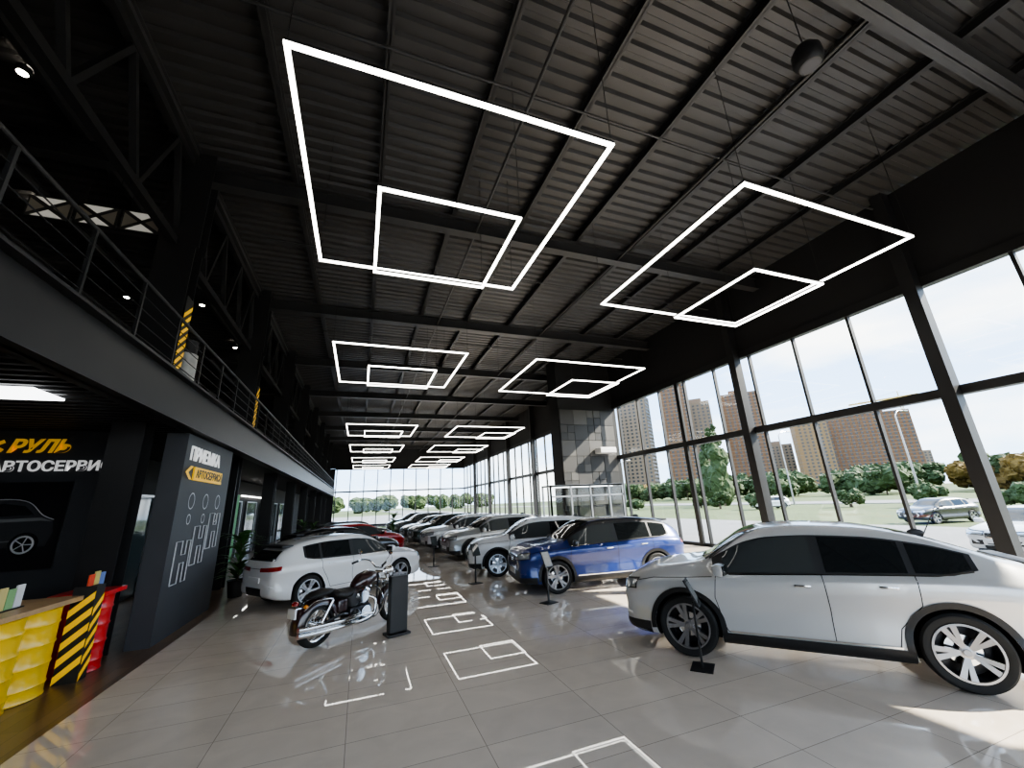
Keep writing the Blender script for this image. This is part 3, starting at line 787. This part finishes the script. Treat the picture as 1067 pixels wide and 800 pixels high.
b.add([(-5.0, 3.9, 1.03), (-3.9, 3.9, 1.03), (-3.62, 8.12, 1.03), (-4.7, 8.12, 1.03), (-5.0, 3.9, 1.09), (-3.9, 3.9, 1.09), (-3.62, 8.12, 1.09), (-4.7, 8.12, 1.09)],
      [(0,3,2,1), (4,5,6,7), (0,1,5,4), (1,2,6,5), (2,3,7,6), (3,0,4,7)], M_WOODT)
b.box((-4.15, 8.27, 1.02), (-3.48, 8.86, 1.08), M_REDE)
b.obj('counter_top', RC)
o = hazard('hazard_post', (-3.60, 8.05, 0), (-3.50, 8.25, 1.2), 'x'); o.parent = RC
o = hazard('hazard_post_face', (-3.76, 8.03, 0), (-3.50, 8.05, 1.2), 'y'); o.parent = RC
def holder(loc, cols, nm):
    e = empty(nm, loc); b = MB()
    for i, c in enumerate(cols):
        b.box((-.02, i*.14, .012), (0, i*.14+.125, .24+.03*(i % 2)), mat('flyer_%s_%d_%d' % (nm, i, len(cols)), c, .4))
    b.box((-.05, -.01, 0), (.03, len(cols)*.14, .012), M_PLAST); b.obj('flyers', e)
holder((-4.0, 6.95, 1.092), [(.7, .7, .65), (.6, .5, .2), (.25, .45, .2), (.7, .7, .7)], 'brochure_holder')
holder((-3.75, 8.35, 1.082), [(.75, .1, .05), (.7, .6, .2), (.2, .3, .6)], 'brochure_holder')
boxobj('led_ceiling_panel', (-5.1, 6.55, 3.72), (-3.95, 7.15, 3.75), M_LEDP)
b = MB(); b.box((-5.85, 17, 3.0), (-5.8, 21, 3.05), M_LED); b.box((-5.85, 25, 3.0), (-5.8, 30, 3.05), M_LED); b.obj('led_strip_light')
boxobj('green_banner', (-5.5, 22.5, 0), (-5.45, 23.1, 3.0), mat('green_banner', (.05, .35, .08), .5))
b = MB(); PW = mat('panel_white', (.6, .58, .52), .5, emit=(1, .95, .85), es=.08)
for k in range(3):
    x0 = -6.75+k*.76; z0 = 8.1; w = .70; h = .50; yy = 9.6
    b.box((x0, yy, z0), (x0+w, yy+.04, z0+h), M_PLAST)
    c = (x0+w/2, yy-.005, z0+h/2)
    q = [(x0, z0), (x0+w, z0), (x0+w, z0+h), (x0, z0+h)]
    for i in range(4):
        p, r = q[i], q[(i+1) % 4]; tri = [(p[0], p[1]), (r[0], r[1]), (c[0], c[2])]
        cx = sum(t[0] for t in tri)/3; cz = sum(t[1] for t in tri)/3
        b.add([(cx+(t[0]-cx)*.72, yy-.005, cz+(t[1]-cz)*.72) for t in tri], [(0, 1, 2)], PW if i % 2 == 0 else mat('panel_beige', (.30, .27, .22), .5))
    b.cyl((x0+.1, yy+.02, z0+h), (x0+.1, yy+.02, ZC), .006, M_STEEL, 6)
    b.cyl((x0+w-.1, yy+.02, z0+h), (x0+w-.1, yy+.02, ZC), .006, M_STEEL, 6)
b.obj('decorative_ceiling_panels')
for i, (xx, yy) in enumerate(((-5.9, 3.2), (-5.9, 7.5), (-5.9, 11.85), (-8.1, 11.7), (-5.9, 16.2), (-5.9, 20.5), (-8.1, 7.5), (-8.1, 16.2), (-5.9, 25))):
    e = empty('ceiling_spotlight', (xx, yy, 9.55)); b = MB()
    b.lathe([(.10, .12), (.10, 0), (.075, 0), (.07, .03)], M_PLAST, Matrix.Rotation(math.radians(90), 4, 'X'), 24)
    b.cyl((0, 0, .1), (0, 0, .35), .02, M_PLAST, 8)
    b.obj('housing', e, True); b = MB(); b.cyl((0, 0, -.0), (0, 0, .02), .072, mat('spot_emit', (1, 1, 1), emit=(1, .9, .75), es=20), 20); b.obj('lamp', e)
def chair(loc, rz, m):
    e = empty('lounge_chair', loc, rz); b = MB()
    b.sphere((0, 0, .42), (.32, .30, .12), m, 20); n = 14; V = []
    for i in range(n+1):
        a = math.radians(60+240*i/n); hh = .80+.10*math.cos(a-math.pi)
        for (r, z) in ((.30, .40), (.36, .6), (.36, hh), (.31, hh), (.29, .6)): V.append((r*math.cos(a), r*math.sin(a), z))
    b.add(V, [(i*5+k, i*5+(k+1) % 5, (i+1)*5+(k+1) % 5, (i+1)*5+k) for i in range(n) for k in range(5)], m)
    for a in range(4):
        an = math.pi/4+a*math.pi/2; b.cyl((.15*math.cos(an), .15*math.sin(an), .34), (.28*math.cos(an), .28*math.sin(an), 0), .015, M_STEEL, 8)
    b.obj('seat_shell', e, True)
CH = mat('chair_fabric', (.10, .10, .10), .8)
for (x, y, r) in ((-4.3, 4.9, 1.5), (-4.5, 6.2, -1.5), (-5.3, 5.5, 0), (-4.8, 10.9, 1.2), (-4.8, 12.6, -1.2)): chair((x, y, 4.35), r, CH)
for (x, y) in ((-4.3, 5.55), (-4.9, 11.75)):
    e = empty('round_table', (x, y, 4.35)); b = MB()
    b.cyl((0, 0, .72), (0, 0, .75), .3, CH, 32); b.cyl((0, 0, .02), (0, 0, .72), .03, M_STEEL, 12); b.cyl((0, 0, 0), (0, 0, .02), .22, M_STEEL, 24); b.obj('table', e, True)
e = empty('poster_stand', (-3.65, 9.75, 4.35)); b = MB()
b.box((-.2, -.2, 0), (.2, .2, .06), M_STEEL, bev=.02)
b.cyl((0, 0, .05), (0, 0, 1.05), .20, mat('poster_grey', (.35, .35, .34), .5, noise=(5, .6)), 24); b.cyl((0, 0, 1.05), (0, 0, 1.35), .17, M_STEEL, 24); b.obj('drum_poster', e, True)

# ------------------------------------------------------------ LED frame lamps
H = 4.7; ZL = 2.1+H
def led_frame(x0, x1, y0, y1, ix0, ix1, iy0, iy1):
    e = empty('led_frame_chandelier', (0, 0, 0)); b = MB(); w = .028; hh = .07; c = MB()
    def fr(a0, a1, b0, b1, z):
        for lo, hi in (((a0-w, b0-w), (a1+w, b0+w)), ((a0-w, b1-w), (a1+w, b1+w)), ((a0-w, b0+w), (a0+w, b1-w)), ((a1-w, b0+w), (a1+w, b1-w))):
            b.box((lo[0], lo[1], z), (hi[0], hi[1], z+.03), M_LED); c.box((lo[0], lo[1], z+.03), (hi[0], hi[1], z+hh), M_STEEL)
        for x in (a0, a1):
            for y in (b0, b1): c.cyl((x, y, z+hh), (x, y, ZC), .006, M_STEEL, 5)
    fr(x0, x1, y0, y1, ZL); fr(ix0, ix1, iy0, iy1, ZL-.08)
    b.obj('light', e); c.obj('housing', e)
for o in [0, 1.765*H, 4.42*H, 6.2*H, 8.0*H, 9.6*H]:
    led_frame(-.215*H, .64*H, .751*H+o, 1.61*H+o, 0, .485*H, 1.11*H+o, 1.61*H+o)
    led_frame(1.165*H, 2.13*H, .742*H+o, 1.625*H+o, 1.66*H, 2.13*H, 1.11*H+o, 1.625*H+o)

e = empty('pendant_speaker', (5.65, 2.30, 7.85)); b = MB()
b.lathe([(.001, 0), (.13, 0), (.16, .03), (.185, .12), (.18, .26), (.12, .36), (.05, .40), (.001, .41)], M_PLAST, Matrix.Rotation(math.radians(90), 4, 'X'), 32)
b.cyl((0, 0, .4), (0, 0, 1.99), .008, M_STEEL, 6); b.obj('body', e, True)
b = MB(); b.lathe([(.001, -.004), (.11, -.004), (.12, .002)], M_RIMD, Matrix.Rotation(math.radians(90), 4, 'X'), 32); b.obj('grille', e)

# ------------------------------------------------------------ info stands
def info_stand(x, y, rz):
    e = empty('info_stand', (x, y, 0), rz); b = MB()
    b.box((-.16, -.13, 0), (.16, .13, .012), M_PLAST, bev=.003); b.box((-.02, -.012, .012), (.02, .012, .75), M_PLAST, bev=.004)
    M = Matrix.Translation((0, -.01, .86)) @ Matrix.Rotation(math.radians(-25), 4, 'X')
    b.box((-.12, -.01, -.17), (.12, .01, .17), M_PLAST, M, bev=.004); b.box((-.10, -.0115, -.15), (.10, -.0105, .15), M_CGLASSL, M); b.obj('post_and_panel', e)
info_stand(4.15, 4.62, math.radians(40)); info_stand(3.9, 8.6, math.radians(20)); info_stand(3.1, 11.6, .3); info_stand(2.6, 15.5, .3)
e = empty('display_pedestal', (.72, 8.0, 0), .3); b = MB(); b.box((-.2, -.14, 0), (.2, .14, .04), M_PLAST, bev=.01); b.box((-.16, -.08, .04), (.16, .08, .93), M_PLAST, bev=.02); b.obj('body', e)

def plant(x, y, h, n, z=0):
    e = empty('potted_plant', (x, y, z)); b = MB()
    b.lathe([(.001, 0), (.16, 0), (.22, .4), (.24, .42), (.21, .42), (.20, .38), (.001, .38)], M_PLAST, Matrix.Rotation(math.radians(90), 4, 'X'), 24)
    b.tube([(0, 0, .35), (.03, .02, h*.4), (-.02, .03, h*.75)], .02, M_TRUNK, 8, 4)
    b.obj('pot', e, True); l = MB()
    for i in range(n):
        a = random.random()*6.28; z0 = .4+random.random()*(h*.55); ln = .35+random.random()*.45; up = .3+random.random()*.5
        w = .05+random.random()*.04; d = Vector((math.cos(a), math.sin(a), 0)); sd = Vector((-d.y, d.x, 0)); V = []
        for k in range(6):
            t = k/5; p = d*ln*t+Vector((0, 0, z0+up*t-.7*up*t*t*1.1+0.0)); ww = w*math.sin(math.pi*min(t+.08, 1))
            V += [p-sd*ww, p+sd*ww]
        l.add(V, [(2*k, 2*k+1, 2*k+3, 2*k+2) for k in range(5)], M_LEAF)
    l.obj('leaves', e, True)
plant(-3.0, 13.6, 1.9, 70); plant(-2.2, 24, 1.8, 50); plant(2.2, 30, 2.2, 60); plant(10, 16.9, 1.2, 40); plant(-3.4, 30, 1.8, 50)

# ------------------------------------------------------------ exterior
G = MB()
M_GRASS = mat('grass', (.065, .09, .025), .9, noise=(.4, .5)); M_ASPH = mat('asphalt', (.17, .17, .17), .85, noise=(.6, .2))
G.box((-400, -300, -1.2), (900, 900, -.35), M_GRASS)
G.box((XR+.2, -100, -.36), (30, 300, -.25), M_ASPH); G.box((66, -200, -.36), (78, 500, -.25), M_ASPH); G.box((-100, YF+.3, -.36), (XR+.2, 140, -.25), M_ASPH)
G.box((-60, -80, -.36), (XR+.2, YB-.3, -.25), M_ASPH); G.obj('ground')
def tower(x, y, w, d, h, m, name='apartment_tower', rz=0.6):
    e = empty(name, (x, y, -.35), rz); b = MB(); b.box((-w/2, -d/2, 0), (w/2, d/2, h), m); b.box((-w/4, -d/4, h), (w/4, d/4, h+4), m)
    WN = mat('tower_window', (.03, .04, .05), .2); SL = mat('tower_slab', (.22, .19, .155), .8)
    nf = int(h/3.2)
    for k in range(nf):
        z = k*3.2+1.2
        b.box((-w/2-.15, -d/2-.15, z+2.0), (w/2+.15, d/2+.15, z+2.35), SL)
        for i in range(int(w/4)):
            xx = -w/2+2+i*4-.9; b.box((xx, -d/2-.1, z), (xx+1.8, -d/2+.2, z+1.6), WN); b.box((xx, d/2-.2, z), (xx+1.8, d/2+.1, z+1.6), WN)
        for i in range(int(d/4)):
            yy = -d/2+2+i*4-.9; b.box((-w/2-.1, yy, z), (-w/2+.2, yy+1.8, z+1.6), WN)
    b.obj('structure', e)
BR = mat('brick_brown', (.15, .07, .03), .8, noise=(.2, .2)); BG = mat('concrete_tower', (.20, .145, .10), .8); BY = mat('brick_tan', (.24, .145, .065), .8)
tower(450, 237, 66, 24, 68, BR, rz=2.35); tower(405, 258, 26, 20, 62, BY, rz=2.35)
tower(345, 278, 30, 20, 94, BR, rz=2.3); tower(262, 275, 22, 18, 102, BR, rz=2.3); tower(235, 300, 26, 18, 90, BG, rz=2.2); tower(190, 290, 22, 16, 76, BY, rz=2.2)
tower(300, 290, 26, 18, 86, BG, rz=2.3); tower(430, 320, 40, 18, 50, BG, rz=2.3); tower(620, 300, 60, 20, 40, BG, rz=2.5); tower(560, 330, 40, 20, 52, BY, rz=2.4)
def crane(x, y, h, rz):
    e = empty('tower_crane', (x, y, -.35), rz); b = MB(); YM = mat('crane_yellow', (.5, .35, .08), .6)
    for sx in (-1, 1):
        for sy in (-1, 1): b.cyl((sx, sy, 0), (sx, sy, h), .25, YM, 4)
    for k in range(int(h/4)): b.cyl((-1, -1, k*4), (1, -1, k*4+4), .18, YM, 4); b.cyl((1, 1, k*4), (-1, 1, k*4+4), .18, YM, 4)
    b.box((-14, -.7, h), (40, .7, h+1.6), YM); b.box((-14, -1.5, h-2), (-9, 1.5, h+1), M_STEEL); b.cyl((0, 0, h), (0, 0, h+7), .5, YM, 4)
    b.cyl((0, 0, h+7), (36, 0, h+1), .12, YM, 4); b.cyl((0, 0, h+7), (-12, 0, h+1), .12, YM, 4); b.obj('structure', e)
crane(320, 330, 130, .4); crane(255, 340, 130, 2.2); crane(500, 225, 85, 1.9)
def blob_tree(x, y, h, r, poplar=False, m=M_TREE, nm='street_tree'):
    e = empty(nm, (x, y, -.35)); b = MB(); b.cyl((0, 0, 0), (0, 0, h*.5), .18, M_TRUNK, 8, .1); b.obj('trunk', e, True)
    bm = bmesh.new(); n = 16
    for i in range(n):
        t = i/(n-1)
        if poplar: c = Vector((random.uniform(-.4, .4)*r, random.uniform(-.4, .4)*r, h*(.15+.8*t))); rr = r*(.8-.6*t**2)
        else: c = Vector((random.uniform(-.8, .8)*r, random.uniform(-.8, .8)*r, h*random.uniform(.3, .85))); rr = r*random.uniform(.3, .5)
        mt = Matrix.Translation(c) @ Matrix.Diagonal((rr, rr, rr*(1.5 if poplar else .85), 1))
        bmesh.ops.create_icosphere(bm, subdivisions=3, radius=1, matrix=mt)
    for v in bm.verts: v.co += Vector((random.uniform(-1, 1), random.uniform(-1, 1), random.uniform(-1, 1)))*r*.11
    me = bpy.data.meshes.new('crown'); bm.to_mesh(me); bm.free(); me.materials.append(m); link(bpy.data.objects.new('crown', me), e)
blob_tree(62, 57, 15, 1.9, True); blob_tree(66, 63.5, 13, 1.7, True)
M_TREEY = mat('tree_autumn', (.13, .08, .014), .8, noise=(1.5, .5))
for i in range(60):
    t = i/59; x = 105+45*random.random()+t*20; y = 200-t*225; blob_tree(x, y, 5.5+3.5*random.random(), 4.8, m=M_TREEY if random.random() < .2 else M_TREE)
for i in range(14): blob_tree(46+random.random()*12, -12+i*7.5, 1.6+random.random(), 1.3, nm='shrub')
for i in range(8): blob_tree(-30+i*14+random.random()*3, 230+random.random()*12, 8, 6)
def pole(x, y, h):
    e = empty('street_lamp', (x, y, -.35)); b = MB(); b.cyl((0, 0, 0), (0, 0, h), .14, M_RIM, 8, .08); b.tube([(0, 0, h), (.8, 0, h+.6), (2, 0, h+.7)], .06, M_RIM, 6); b.box((2, -.15, h+.62), (2.9, .15, h+.78), M_RIM, bev=.03); b.obj('pole', e)
for y in (5, 30, 46, 90): pole(64.5, y, 11)
car('parked_car', 'hatch', M_BLACKP, (33, 15), hd(-1, .25), 1, z=-.33)
car('parked_car', 'hatch', M_WHITE, (19.5, 6.3), hd(-1, .1), 1, z=-.25)
car('parked_car', 'suv', M_WHITE, (50, 40), hd(-1, .5), 1, z=-.33)

# ------------------------------------------------------------ world + sun
w = bpy.data.worlds.new('sky'); S.world = w; w.use_nodes = True; nt = w.node_tree; N = nt.nodes; Lk = nt.links
bg = N['Background']; tc = N.new('ShaderNodeTexCoord'); sep = N.new('ShaderNodeSeparateXYZ'); Lk.new(tc.outputs['Generated'], sep.inputs[0])
cr = N.new('ShaderNodeValToRGB'); cr.color_ramp.elements[0].position = 0.0; cr.color_ramp.elements[0].color = (.52, .71, .95, 1)
cr.color_ramp.elements[1].position = .55; cr.color_ramp.elements[1].color = (.26, .46, .85, 1)
Lk.new(sep.outputs['Z'], cr.inputs[0])
mp = N.new('ShaderNodeMapping'); mp.inputs['Scale'].default_value = (1, 1, 3.5); Lk.new(tc.outputs['Generated'], mp.inputs[0])
nz = N.new('ShaderNodeTexNoise'); nz.inputs['Scale'].default_value = 2.6; nz.inputs['Detail'].default_value = 7; Lk.new(mp.outputs[0], nz.inputs[0])
c2 = N.new('ShaderNodeValToRGB'); c2.color_ramp.elements[0].position = .42; c2.color_ramp.elements[1].position = .64; Lk.new(nz.outputs['Fac'], c2.inputs[0])
mx = N.new('ShaderNodeMix'); mx.data_type = 'RGBA'; Lk.new(c2.outputs['Color'], mx.inputs['Factor']); Lk.new(cr.outputs['Color'], mx.inputs['A']); mx.inputs['B'].default_value = (1.0, .99, .97, 1)
Lk.new(mx.outputs['Result'], bg.inputs['Color']); bg.inputs['Strength'].default_value = 1.8
sd = bpy.data.lights.new('sun', 'SUN'); sd.energy = 9.0; sd.angle = .01; sd.color = (1, .91, .78); so = bpy.data.objects.new('sun', sd); COL.objects.link(so)
so.rotation_euler = Vector((.73, -.35, .60)).to_track_quat('Z', 'Y').to_euler(); so.location = (30, -10, 30)

# ------------------------------------------------------------ camera
F_PX = 412.0
Yc = Vector((375-533.5, 400-530, -F_PX)).normalized()
Zc = Vector((473-533.5, 400+1040, -F_PX)).normalized(); Zc = (Zc-Yc*Zc.dot(Yc)).normalized(); Xc = Yc.cross(Zc)
R3 = Matrix((Xc, Yc, Zc))
cd = bpy.data.cameras.new('camera'); cam = bpy.data.objects.new('camera', cd); COL.objects.link(cam)
cd.sensor_width = 36; cd.lens = F_PX/1067*36; cd.clip_end = 3000; cd.clip_start = .05
cam.matrix_world = Matrix.Translation((0, 0, 2.1)) @ R3.to_4x4()
S.camera = cam
S.view_settings.view_transform = 'AgX'; S.view_settings.look = 'AgX - Medium High Contrast'; S.view_settings.exposure = 1.55
